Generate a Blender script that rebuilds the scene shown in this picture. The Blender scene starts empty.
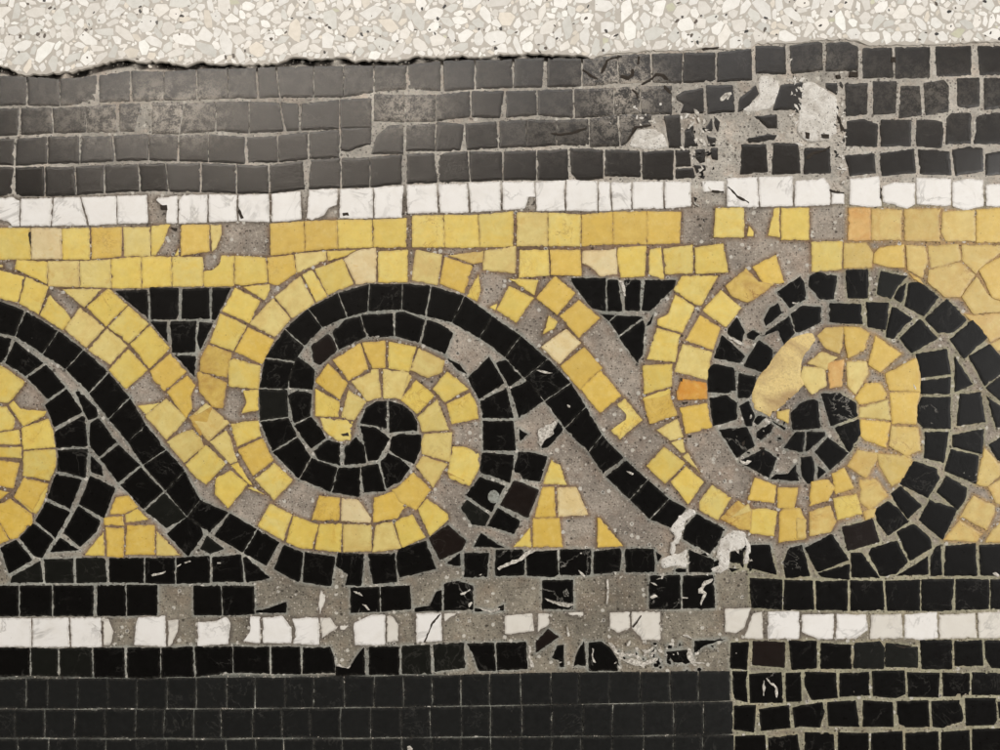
import bpy, math, random
from mathutils import Vector, noise
random.seed(7)
S = 0.0004                      # one unit of the survey drawing is 0.4 mm on the floor
def X(x): return (x - 500) * S
def Y(y): return (375 - y) * S
sc = bpy.context.scene
col = sc.collection

# ------------------------------------------------------------------ camera
cam_d = bpy.data.cameras.new("camera"); cam = bpy.data.objects.new("camera", cam_d); col.objects.link(cam)
CH = 0.34
cam.location = (0, 0, CH)
cam_d.sensor_width = 36; cam_d.lens = 36 * CH / (1000 * S)
cam_d.clip_start = 0.01; cam_d.clip_end = 50
sc.camera = cam
# ------------------------------------------------------------------ world and lamps
w = bpy.data.worlds.new("World"); sc.world = w; w.use_nodes = True
bg = w.node_tree.nodes["Background"]
bg.inputs[0].default_value = (0.98, 0.99, 1.0, 1); bg.inputs[1].default_value = 0.03
def area(name, loc, target, sx, sy, power, color, shape='RECTANGLE'):
    d = bpy.data.lights.new(name, 'AREA'); d.shape = shape; d.size = sx; d.size_y = sy
    d.energy = power; d.color = color
    o = bpy.data.objects.new(name, d); col.objects.link(o); o.location = loc
    o.rotation_euler = (Vector(target) - Vector(loc)).to_track_quat('-Z', 'Y').to_euler()
    return o
area("ceiling_panel_light", (-0.4, 2.12, 3.0), (-0.4, 1.6, 0), 4.2, 1.7, 64, (1.0, 0.975, 0.96))
area("room_light", (2.6, 0.1, 2.2), (0, 0, 0), 1.3, 1.6, 66, (1.0, 0.985, 0.96))
area("ceiling_spot", (-1.10, 0.93, 2.5), (0, 0, 0), 0.18, 0.18, 6.5, (1.0, 0.88, 0.74), 'DISK')
area("ceiling_spot", (-0.36, 0.95, 2.5), (0, 0, 0), 0.16, 0.16, 4.5, (1.0, 0.88, 0.74), 'DISK')
sc.view_settings.view_transform = 'Standard'; sc.view_settings.look = 'None'
sc.view_settings.exposure = 0.32; sc.view_settings.gamma = 1.0

# ------------------------------------------------------------------ materials
def lin(c): return tuple(((v/255)/12.92 if v/255 <= 0.04045 else ((v/255+0.055)/1.055)**2.4) for v in c)
class NT:
    def __init__(s, name):
        s.m = bpy.data.materials.new(name); s.m.use_nodes = True
        s.t = s.m.node_tree; s.n = s.t.nodes; s.b = s.n["Principled BSDF"]
        g = s.n.new("ShaderNodeNewGeometry"); s.pos = g.outputs["Position"]
        oi = s.n.new("ShaderNodeObjectInfo"); s.rnd = oi.outputs["Random"]
        a = s.math('MULTIPLY', s.rnd, 3.0)
        sh = s.n.new("ShaderNodeVectorMath"); sh.operation = 'ADD'      # every stone has its own figure
        s.l(s.pos, sh.inputs[0]); cx = s.n.new("ShaderNodeCombineXYZ"); s.l(a, cx.inputs[2]); s.l(cx.outputs[0], sh.inputs[1])
        s.own = sh.outputs[0]
    def l(s, a, b): s.t.links.new(a, b)
    def sock(s, v, i):
        if isinstance(v, (int, float)): i.default_value = v
        elif isinstance(v, tuple): i.default_value = (*v[:3], 1) if len(i.default_value) == 4 else v
        else: s.l(v, i)
    def math(s, op, a, b=0.0, clamp=False):
        n = s.n.new("ShaderNodeMath"); n.operation = op; n.use_clamp = clamp
        s.sock(a, n.inputs[0]); s.sock(b, n.inputs[1]); return n.outputs[0]
    def noise(s, scale, detail=4, rough=0.6, v=None, dist=0.0):
        n = s.n.new("ShaderNodeTexNoise"); s.l(v or s.own, n.inputs["Vector"]); n.inputs["Scale"].default_value = scale
        n.inputs["Detail"].default_value = detail; n.inputs["Roughness"].default_value = rough; n.inputs["Distortion"].default_value = dist
        return n.outputs["Fac"]
    def vor(s, scale, feature='F1', v=None, out="Distance"):
        n = s.n.new("ShaderNodeTexVoronoi"); n.feature = feature; s.l(v or s.own, n.inputs["Vector"]); n.inputs["Scale"].default_value = scale
        return n.outputs[out]
    def ramp(s, f, a, b, c0=0.0, c1=1.0):
        n = s.n.new("ShaderNodeMapRange"); s.sock(f, n.inputs[0]); n.inputs[1].default_value = a; n.inputs[2].default_value = b
        n.inputs[3].default_value = c0; n.inputs[4].default_value = c1; return n.outputs[0]
    def mix(s, f, a, b, mode='MIX'):
        n = s.n.new("ShaderNodeMix"); n.data_type = 'RGBA'; n.blend_type = mode
        s.sock(f, n.inputs[0]); s.sock(a, n.inputs[6]); s.sock(b, n.inputs[7]); return n.outputs[2]
    def attr(s, name):
        n = s.n.new("ShaderNodeAttribute"); n.attribute_name = name; return n
    def bump(s, h, dist, strength=1.0, nrm=None):
        n = s.n.new("ShaderNodeBump"); n.inputs["Strength"].default_value = strength; n.inputs["Distance"].default_value = dist
        s.l(h, n.inputs["Height"])
        if nrm: s.l(nrm, n.inputs["Normal"])
        return n.outputs[0]
    def out(s, color, rough, nrm=None, spec=0.5):
        s.sock(color, s.b.inputs["Base Color"]); s.sock(rough, s.b.inputs["Roughness"])
        s.b.inputs["Specular IOR Level"].default_value = spec
        if nrm: s.l(nrm, s.b.inputs["Normal"])
        return s.m

def black_stone(name, base, dusty, vein, rough, machined=False, spec=0.5):
    m = NT(name)
    c = m.mix(m.noise(260, 5, 0.65), base, tuple(v*1.9+0.002 for v in base))
    c = m.mix(m.ramp(m.noise(2600, 3, 0.7), 0.62, 0.75, 0, 0.5), c, dusty)
    edge = m.math('ABSOLUTE', m.math('SUBTRACT', m.noise(75, 6, 0.62, dist=0.6), 0.5))
    gate = m.ramp(m.noise(60, 2, 0.5), 0.50, 0.62)
    vm = m.math('MULTIPLY', m.ramp(edge, 0.0, 0.012 if vein < 0.9 else 0.02, 1, 0), gate)
    c = m.mix(m.math('MULTIPLY', vm, vein), c, lin((190, 185, 175)))
    rim = m.math('MULTIPLY', m.attr('rim').outputs['Fac'], m.ramp(m.noise(900, 4, 0.75), 0.42, 0.62, 0, 0.2))
    c = m.mix(rim, c, lin((120, 116, 106)))
    wear_glare = m.attr("wear_glare").outputs["Fac"]
    sc1 = m.noise(1500, 6, 0.85); sc2 = m.noise(330, 4, 0.7)
    scuff_glare = m.math('MULTIPLY', m.ramp(m.math('ADD', m.math('MULTIPLY', sc1, 0.55), m.math('MULTIPLY', sc2, 0.45)), 0.46, 0.55), m.math('MULTIPLY', wear_glare, 1.0), True)
    c = m.mix(scuff_glare, c, lin((186, 176, 162)))  # pale colour for scuffs and for part of the lamp glare
    c = m.mix(m.ramp(m.math('FRACT', m.math('MULTIPLY', m.rnd, 5.7)), 0, 1, 0, 0.5), c, tuple(v*2.2 for v in base))
    r = m.ramp(m.noise(420, 5, 0.7), 0.3, 0.7, rough*0.8, rough*1.25)
    r = m.math('ADD', r, m.math('MULTIPLY', wear_glare, 0.04))
    b = m.bump(m.noise(900, 5, 0.7), 0.0001, 0.22 if not machined else 0.12)
    b = m.bump(m.noise(110, 2, 0.5), 0.0006, 0.10, b)
    b = m.bump(sc1, 0.0002, 0.25, b)
    return m.out(c, r, b, spec)
def rim_dirt(m, c, d):
    return m.mix(m.math('MULTIPLY', m.attr('rim').outputs['Fac'], m.ramp(m.noise(700, 5, 0.75), 0.36, 0.62, 0.05, 0.6)), c, d)
def yellow_stone(name, c1, c2, c3, stain=0.35):
    m = NT(name)
    t = m.math('FRACT', m.math('MULTIPLY', m.rnd, 7.31))
    c = m.mix(t, c1, c2)
    c = m.mix(m.ramp(m.noise(130, 6, 0.68, dist=0.7), 0.40, 0.62, 0, 0.9), c, c3)
    c = m.mix(m.ramp(m.noise(190, 5, 0.7, dist=1.2), 0.58, 0.70, 0, 0.45), c, lin((208, 168, 76)))
    c = m.mix(m.ramp(m.noise(420, 6, 0.75), 0.5, 0.75, 0, 0.30), c, lin((240, 222, 160)))
    # rusty hairlines and clouds running through the giallo marble
    e = m.math('ABSOLUTE', m.math('SUBTRACT', m.noise(85, 6, 0.66, dist=0.8), 0.5))
    gate = m.ramp(m.noise(50, 2, 0.5), 0.56, 0.66)
    c = m.mix(m.math('MULTIPLY', m.ramp(e, 0, 0.014, stain*1.5, 0), gate), c, lin((150, 100, 40)))
    c = m.mix(m.ramp(m.noise(3300, 3, 0.8), 0.62, 0.76, 0, 0.35), c, lin((140, 100, 55)))
    c = m.mix(m.ramp(m.noise(240, 4, 0.6), 0.35, 0.65, 0.0, 0.5), c, (0.80, 0.77, 0.68), 'MULTIPLY')
    c = m.mix(m.ramp(m.math('FRACT', m.math('MULTIPLY', m.rnd, 13.7)), 0, 1, 0, 0.75), c, (0.84, 0.82, 0.76), 'MULTIPLY')
    c = rim_dirt(m, c, lin((132, 100, 62)))
    pit = m.math('MULTIPLY', m.ramp(m.vor(520), 0.07, 0.14, 1, 0), m.ramp(m.noise(160, 2), 0.5, 0.6))
    c = m.mix(m.math('MULTIPLY', pit, 0.7), c, lin((120, 84, 44)))
    r = m.ramp(m.noise(500, 5, 0.7), 0.3, 0.7, 0.33, 0.52)
    b = m.bump(m.noise(1300, 5, 0.75), 0.00012, 0.35)
    b = m.bump(m.noise(120, 2, 0.5), 0.0006, 0.10, b)
    return m.out(c, r, b)
def white_stone(name, c1, c2):
    m = NT(name)
    c = m.mix(m.noise(160, 5, 0.6), c1, c2)
    e = m.math('ABSOLUTE', m.math('SUBTRACT', m.noise(60, 5, 0.6, dist=0.7), 0.5))
    c = m.mix(m.math('MULTIPLY', m.ramp(e, 0, 0.03, 0.55, 0), m.ramp(m.noise(70, 2, 0.5), 0.46, 0.6)), c, lin((150, 146, 140)))
    c = m.mix(m.ramp(m.noise(2500, 3, 0.8), 0.64, 0.78, 0, 0.3), c, lin((120, 112, 104)))
    c = m.mix(m.ramp(m.noise(120, 5, 0.7, dist=.6), 0.46, 0.7, 0, 0.5), c, (0.86, 0.84, 0.80), 'MULTIPLY')
    c = rim_dirt(m, c, lin((140, 130, 118)))
    b = m.bump(m.noise(1100, 5, 0.75), 0.00012, 0.3)
    return m.out(c, m.ramp(m.noise(500, 4, 0.7), 0.3, 0.7, 0.3, 0.5), b)

K0 = lin((8, 7, 6))
MAT = {
 'K': black_stone("black_marble", K0, lin((52, 50, 46)), 0.07, 0.32, spec=0.10),
 'V': black_stone("black_marble_veined", K0, lin((60, 58, 54)), 0.75, 0.32, spec=0.10),
 'C': black_stone("black_marble_worn_glare", lin((30, 27, 24)), lin((90, 84, 76)), 0.08, 0.18, spec=0.37),
 'M': black_stone("black_marble_honed", lin((19, 19, 18)), lin((48, 48, 46)), 0.06, 0.42, True, spec=0.2),
 'B': black_stone("brownish_black_marble", lin((20, 14, 11)), lin((50, 42, 36)), 0.06, 0.36, spec=0.12),
 'G': black_stone("greenish_black_marble", lin((15, 15, 12)), lin((40, 40, 35)), 0.06, 0.38, spec=0.13),
 'y': yellow_stone("yellow_marble", lin((228, 203, 104)), lin((224, 205, 124)), lin((228, 198, 96))),
 'o': yellow_stone("orange_yellow_marble", lin((223, 188, 84)), lin((219, 184, 88)), lin((223, 192, 100)), 0.3),
 'O': yellow_stone("orange_marble", lin((216, 146, 44)), lin((216, 146, 44)), lin((222, 168, 70)), 0.8),
 'p': yellow_stone("cream_marble", lin((222, 200, 118)), lin((217, 190, 120)), lin((226, 208, 136)), 0.2),
 'A': yellow_stone("amber_marble", lin((212, 162, 90)), lin((210, 158, 84)), lin((218, 178, 108)), 0.4),
 'P': yellow_stone("pale_pinkish_marble", lin((230, 208, 164)), lin((224, 200, 142)), lin((232, 216, 172)), 0.2),
 'd': yellow_stone("stained_yellow_marble", lin((216, 186, 96)), lin((208, 176, 92)), lin((186, 146, 74)), 0.7),
 'q': yellow_stone("dull_gold_marble", lin((212, 184, 98)), lin((208, 172, 96)), lin((216, 192, 118)), 0.5),
 'W': white_stone("white_marble", lin((240, 237, 232)), lin((228, 224, 218))),
 'w': white_stone("grey_white_marble", lin((228, 223, 213)), lin((212, 206, 195))),
}
def plaster_mat():
    m = NT("old_plaster"); m.own = m.pos
    c = m.mix(m.ramp(m.noise(170, 6, 0.75, dist=0.8), 0.46, 0.72), lin((240, 235, 226)), lin((180, 171, 158)))
    c = m.mix(m.ramp(m.noise(520, 6, 0.8), 0.54, 0.66, 0, 0.6), c, lin((146, 136, 122)))
    c = m.mix(m.ramp(m.vor(760), 0.10, 0.2, 0.95, 0), c, lin((58, 50, 44)))
    c = m.mix(m.ramp(m.noise(1700, 4, 0.8), 0.6, 0.72, 0, 0.6), c, lin((110, 98, 86)))
    b = m.bump(m.noise(420, 7, 0.8), 0.0014, 0.8)
    return m.out(c, 0.75, b, 0.3)
def calcite_mat():
    m = NT("white_calcite")
    c = m.mix(m.ramp(m.noise(900, 6, 0.8), 0.4, 0.62), lin((226, 220, 208)), lin((120, 112, 102)))
    return m.out(c, 0.5, m.bump(m.noise(900, 5, 0.7), 0.0003, 0.4))
def dark_mat():
    m = NT("dirt_filled_crack")
    return m.out(m.mix(m.noise(900, 3), lin((34, 30, 26)), lin((72, 64, 56))), 0.9, None, 0.2)
MAT['L'] = plaster_mat(); MAT['N'] = calcite_mat(); MAT['X'] = dark_mat()
def mortar_mat():
    m = NT("sandy_mortar"); m.own = m.pos
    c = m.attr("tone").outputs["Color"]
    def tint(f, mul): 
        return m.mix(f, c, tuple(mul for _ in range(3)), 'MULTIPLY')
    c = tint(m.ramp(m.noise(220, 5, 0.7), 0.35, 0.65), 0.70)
    c = m.mix(m.ramp(m.noise(95, 4, 0.6), 0.5, 0.64, 0, 0.6), c, (1.0, 0.9, 0.84), 'MULTIPLY')
    c = tint(m.ramp(m.noise(1200, 5, 0.8), 0.48, 0.66, 0, 0.8), 0.5)
    warp = m.n.new("ShaderNodeVectorMath"); warp.operation = 'ADD'; nn = m.n.new("ShaderNodeTexNoise"); nn.inputs["Scale"].default_value = 1500
    m.l(m.pos, nn.inputs["Vector"]); vs = m.n.new("ShaderNodeVectorMath"); vs.operation = 'SCALE'; vs.inputs[3].default_value = 0.0006
    m.l(nn.outputs["Color"], vs.inputs[0]); m.l(m.pos, warp.inputs[0]); m.l(vs.outputs[0], warp.inputs[1]); wv = warp.outputs[0]
    f1 = m.vor(430, v=wv); cellc = m.vor(430, v=wv, out="Color")
    sep = m.n.new("ShaderNodeSeparateColor"); m.l(cellc, sep.inputs[0])
    big = m.math('MULTIPLY', m.ramp(f1, 0.30, 0.38, 1, 0), m.ramp(sep.outputs[0], 0.82, 0.84), True)
    dk = m.math('MULTIPLY', m.ramp(f1, 0.20, 0.28, 1, 0), m.ramp(sep.outputs[1], 0.78, 0.81), True)
    c = m.mix(m.math('MULTIPLY', big, 0.85), c, lin((230, 224, 212)))
    c = m.mix(m.math('MULTIPLY', dk, 0.75), c, lin((52, 44, 38)))
    f2 = m.vor(1050, v=wv); c2 = m.vor(1050, v=wv, out="Color"); s2 = m.n.new("ShaderNodeSeparateColor"); m.l(c2, s2.inputs[0])
    c = m.mix(m.math('MULTIPLY', m.ramp(f2, 0.28, 0.4, 0.75, 0), m.ramp(s2.outputs[0], 0.68, 0.72), True), c, lin((215, 205, 190)))
    c = m.mix(m.math('MULTIPLY', m.ramp(f2, 0.28, 0.4, 0.75, 0), m.ramp(s2.outputs[1], 0.68, 0.72), True), c, lin((58, 48, 42)))
    b = m.bump(m.noise(1300, 6, 0.8, v=m.pos), 0.0012, 0.9)
    b = m.bump(f1, 0.0002, 0.35, b)
    return m.out(c, 0.85, b, 0.25)
def terrazzo_mat():
    m = NT("polished_terrazzo"); m.own = m.pos
    c = m.attr("tone").outputs["Color"]
    c = m.mix(m.ramp(m.noise(380, 5, 0.65), 0.35, 0.7, 0, 0.6), c, (0.80, 0.79, 0.76), 'MULTIPLY')
    c = m.mix(m.ramp(m.noise(1900, 4, 0.8), 0.58, 0.72, 0, 0.5), c, (0.62, 0.57, 0.52), 'MULTIPLY')
    b = m.bump(m.noise(900, 4, 0.7), 0.0001, 0.3)
    return m.out(c, m.ramp(m.noise(600, 4, 0.7), 0.3, 0.7, 0.3, 0.5), b)
MORTAR = mortar_mat(); TERR = terrazzo_mat()

# ------------------------------------------------------------------ shaping
def wear_glare_at(x, y):  # scuffed stone, with the glare of the spots painted in as pale patches
    g = lambda cx, cy, sx, sy, a: a * math.exp(-((x-cx)/sx)**2 - ((y-cy)/sy)**2)
    return min(1.0, g(100, 118, 62, 22, .62) + g(185, 112, 42, 26, 1.0) + g(408, 108, 36, 20, .95) + g(624, 88, 36, 34, 1.1)
               + g(270, 75, 300, 18, .10) + g(930, 95, 70, 25, .22) + g(830, 60, 40, 16, .18) + g(565, 130, 60, 20, .25))
def tone_at(x, y):
    """colour of the mortar: sandy where stones are lost, tinted by the old grouting slurry in the joints"""
    n = noise.noise(Vector((x*0.012, y*0.012, 3.1)))*0.5 + noise.noise(Vector((x*0.05, y*0.05, 7.7)))*0.3
    def st(a, b, v): t = max(0, min(1, (v-a)/(b-a))); return t*t*(3-2*t)
    mixc = lambda a, b, t: tuple(p+(q-p)*t for p, q in zip(a, b))
    c = mixc((222, 214, 201), (196, 183, 168), st(190, 225, y)); c = mixc(c, (168, 159, 142), st(520, 590, y + n*40))  # browner mortar lower down, with the light's falloff painted into its tone
    wk = wy = ww = 0.0
    ci, cj = int(x//8), int(y//8)
    for a in (-1, 0, 1):
        for b in (-1, 0, 1):
            for px, py, m in NEAR.get((ci+a, cj+b), ()):
                d = math.hypot(px-x, py-y); q = max(0.0, 1-d/5.0)**2
                if m in 'KVBG': wk += q
                elif m in 'yoOpPdqA': wy += q
                elif m in 'Ww': ww += q
    tot = wk+wy+ww
    if tot > 0.01:
        right = st(830, 856, x + n*20)
        top = 1-st(185, 200, y)
        jk = mixc((186, 185, 174), (204, 198, 168), max(right, st(726, 735, x)*st(545, 560, y)))
        jy = mixc((156, 130, 104), (206, 172, 124), right)
        jw = mixc((138, 128, 116), (180, 170, 148), right)
        s_ = mixc(mixc(jk, jy, wy/tot), jw, ww/tot)
        c = mixc(c, s_, min(1, tot*1.3)*(1-top))
    if x < 731 and y > 675: c = tuple(v*(1+noise.noise(Vector((x*.03, y*.1, 2)))*.9) for v in (122, 122, 114))
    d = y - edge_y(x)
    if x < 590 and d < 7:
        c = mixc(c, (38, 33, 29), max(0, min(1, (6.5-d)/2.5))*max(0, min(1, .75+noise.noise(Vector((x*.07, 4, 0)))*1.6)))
    k = 1.0 + n*0.3
    return tuple(v*k for v in c)

def outline(pts, rough=0.52, rnd=1.3, step=2.6, seed=0):
    """rounded, slightly nibbled outline of a hand-cut stone (units of the drawing)"""
    n = len(pts); area_ = sum(pts[i][0]*pts[(i+1) % n][1] - pts[(i+1) % n][0]*pts[i][1] for i in range(n))
    if area_ > 0: pts = pts[::-1]                  # drawing y runs down: make it anticlockwise seen from above
    out = []
    for i in range(n):
        p0, p1, p2 = pts[i-1], pts[i], pts[(i+1) % n]
        a = (p0[0]-p1[0], p0[1]-p1[1]); b = (p2[0]-p1[0], p2[1]-p1[1])
        la, lb = math.hypot(*a) or 1e-6, math.hypot(*b) or 1e-6
        r = min(rnd*random.uniform(.5, 1.3), la*.3, lb*.3)
        A = (p1[0]+a[0]/la*r, p1[1]+a[1]/la*r); B = (p1[0]+b[0]/lb*r, p1[1]+b[1]/lb*r)
        out.append(A); out.append(((A[0]+B[0]+2*p1[0])/4, (A[1]+B[1]+2*p1[1])/4)); out.append(B)
        l2 = lb - r - min(rnd, lb*.3); k = max(1, int(l2/step))
        C = (p2[0]-b[0]/lb*min(rnd, lb*.3), p2[1]-b[1]/lb*min(rnd, lb*.3))
        bow = random.uniform(-.35, .35)
        for j in range(1, k):
            t = j/k
            q = (B[0]+(C[0]-B[0])*t, B[1]+(C[1]-B[1])*t)
            nx, ny = b[1]/lb, -b[0]/lb
            d = noise.noise(Vector((q[0]*.33+seed, q[1]*.33, seed)))*rough*1.6 + noise.noise(Vector((q[0]*.9, q[1]*.9+seed, 5)))*rough + bow*math.sin(math.pi*t)
            if random.random() < .05: d += random.uniform(.4, 1.1)      # little chip
            out.append((q[0]+nx*d, q[1]+ny*d))
    return out
NEAR = {}
def remember(pts, mat):
    cx = sum(p[0] for p in pts)/len(pts); cy = sum(p[1] for p in pts)/len(pts)
    n = len(pts)
    for i in range(n):
        a, b = pts[i], pts[(i+1) % n]; l = math.hypot(b[0]-a[0], b[1]-a[1]); k = max(1, int(l/4))
        for j in range(k):
            x, y = a[0]+(b[0]-a[0])*j/k, a[1]+(b[1]-a[1])*j/k
            NEAR.setdefault((int(x//8), int(y//8)), []).append((x, y, mat))
def stone(name, pts, mat, parent, ploc, top=0.0, thick=9.0, rough=0.52, rnd=1.3, bevel=0.32, tilt=0.004, label=None):
    cx = sum(p[0] for p in pts)/len(pts); cy = sum(p[1] for p in pts)/len(pts)
    remember(pts, mat)
    o_ = outline(pts, rough, rnd, seed=random.random()*50)
    n = len(o_); tx, ty = random.gauss(0, tilt), random.gauss(0, tilt); dz = random.gauss(0, .12)
    def ar(q): return abs(sum(q[i][0]*q[(i+1) % len(q)][1]-q[(i+1) % len(q)][0]*q[i][1] for i in range(len(q))))
    def inset(k):
        a = []
        for i in range(n):
            p0, p1, p2 = o_[i-1], o_[i], o_[(i+1) % n]
            dx, dy = p2[0]-p0[0], p2[1]-p0[1]; l = math.hypot(dx, dy) or 1e-6
            b = k*random.uniform(.8, 1.2); a.append((p1[0]+dy/l*b, p1[1]-dx/l*b))
        if ar(a) > ar(o_): a = [(2*p[0]-q[0], 2*p[1]-q[1]) for p, q in zip(o_, a)]
        return a
    ins = inset(bevel)
    size = math.sqrt(ar(o_)/2)
    if size > 9: mid = [(p[0]+(cx-p[0])*min(.35, 2.4/max(1, math.hypot(cx-p[0], cy-p[1]))), p[1]+(cy-p[1])*min(.35, 2.4/max(1, math.hypot(cx-p[0], cy-p[1])))) for p in ins]
    else: mid = [(p[0]+(cx-p[0])*.3, p[1]+(cy-p[1])*.3) for p in ins]
    z = lambda p: top + dz + (p[0]-cx)*tx + (p[1]-cy)*ty
    v = []
    for p in mid: v.append(((p[0]-cx)*S, -(p[1]-cy)*S, z(p)*S))
    for p in ins: v.append(((p[0]-cx)*S, -(p[1]-cy)*S, (z(p)-bevel*.35)*S))
    for p in o_: v.append(((p[0]-cx)*S, -(p[1]-cy)*S, (z(p)-bevel*1.2)*S))
    for p in o_: v.append(((p[0]-cx)*S, -(p[1]-cy)*S, (top-thick)*S))
    f = [tuple(range(n))]
    for i in range(n):
        j = (i+1) % n
        for k in (0, 1, 2): f.append((k*n+i, (k+1)*n+i, (k+1)*n+j, k*n+j))
    f.append(tuple(reversed(range(3*n, 4*n))))
    me = bpy.data.meshes.new(name); me.from_pydata(v, [], f); me.materials.append(MAT[mat])
    # faces up
    if me.polygons[0].normal.z < 0: me.flip_normals()
    me.attributes.new("wear_glare", 'FLOAT', 'POINT').data.foreach_set("value", [wear_glare_at(cx+a[0]/S, cy-a[1]/S) if mat in 'CV' else 0.0 for a in v])
    me.attributes.new("rim", 'FLOAT', 'POINT').data.foreach_set("value", [0.0]*n + [1.0]*(3*n))
    ob = bpy.data.objects.new(name, me); col.objects.link(ob)
    wl = Vector((X(cx), Y(cy), 0))
    if parent: ob.parent = parent; ob.location = wl - ploc
    else: ob.location = wl
    if label: ob["label"] = label
    return ob

def nums(s): return [float(t) for t in s.split(',') if t.strip()]
def parse(data, default):
    """drawing notes -> list of (material, polygon). '@x,y' sets the sheet origin (sheets drawn 5:1); R = run of joints, else polygons"""
    ox = oy = 0; res = []
    for line in data.strip().splitlines():
        line = line.strip()
        if not line: continue
        run = line.startswith('R')
        if run: line = line[1:].strip()
        items = line.split(';' if run else '|'); prev = None
        for it in items:
            it = it.strip()
            if not it: continue
            if it.startswith('@'):
                a, _, it = it.partition(' '); ox, oy = [float(t) for t in a[1:].split(',')]; it = it.strip()
                if not it: continue
            m = default
            if it[0].isalpha(): m = it[0]; it = it[1:].strip()
            if it[-1].isalpha(): m = it[-1]; it = it[:-1]
            v = nums(it)
            if run:
                g = v[4] if len(v) > 4 else 8; g2 = v[5] if len(v) > 5 else g
                cur = ((ox+v[0]/5, oy+v[1]/5), (ox+v[2]/5, oy+v[3]/5), g/10, g2/10, m)
                if prev:
                    (a, b, ga, gb, _), (c, d, gc, gd, mm) = prev, cur
                    def sh(p, q, k):
                        l = math.hypot(q[0]-p[0], q[1]-p[1]) or 1; return (p[0]+(q[0]-p[0])/l*k, p[1]+(q[1]-p[1])/l*k)
                    res.append((prev[4], [sh(a, c, ga), sh(c, a, gc), sh(d, b, gd), sh(b, d, gb)]))
                prev = cur
            else:
                res.append((m, [(ox+v[i]/5, oy+v[i+1]/5) for i in range(0, len(v)-1, 2)]))
    return res
LBL = {'V': 'black tessera with white veins', 'O': 'strong orange tessera', 'P': 'pale pinkish tessera', 'B': 'brownish black tessera', 'd': 'yellow tessera with brown stains', 'A': 'amber tessera'}
def grown(q, g):
    cx = sum(p[0] for p in q)/len(q); cy = sum(p[1] for p in q)/len(q); o_ = []
    for x, y in q:
        l = math.hypot(x-cx, y-cy) or 1; o_.append((x+(x-cx)/l*g, y+(y-cy)/l*g))
    return o_
def thing(name, label, cat, group, default, data, part='tessera', grow=None, **kw):
    if grow is None: grow = 0.75 if default in "yqop" else (0.42 if default == 'K' and 'scroll' in name else 0.4)
    polys = [(m, grown(q, grow) if m not in 'NXL' else q) for m, q in parse(data, default)]
    xs = [p[0] for _, q in polys for p in q]; ys = [p[1] for _, q in polys for p in q]
    loc = Vector((X((min(xs)+max(xs))/2), Y((min(ys)+max(ys))/2), -9*S))
    if default == 'C': kw['tilt'] = .008
    e = bpy.data.objects.new(name, None); col.objects.link(e); e.location = loc; e.empty_display_size = .01
    e['label'] = label; e['category'] = cat
    if group: e['group'] = group
    for m, q in polys:
        pn = {'N': 'calcite_vein', 'X': 'crack', 'L': 'plaster_smear'}.get(m, part)
        k = dict(kw)
        if m == 'N': k.update(top=.34, thick=3, rough=1.1, rnd=.9, bevel=.2)
        if m == 'X': k.update(top=.42, thick=3, rough=.6, rnd=.3, bevel=.1)
        if m == 'L': k.update(top=.3, thick=5, rough=1.6, rnd=3, bevel=1.2)
        stone(pn, q, m, e, loc, label=LBL.get(m) if m != default else None, **k)
    return e

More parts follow.
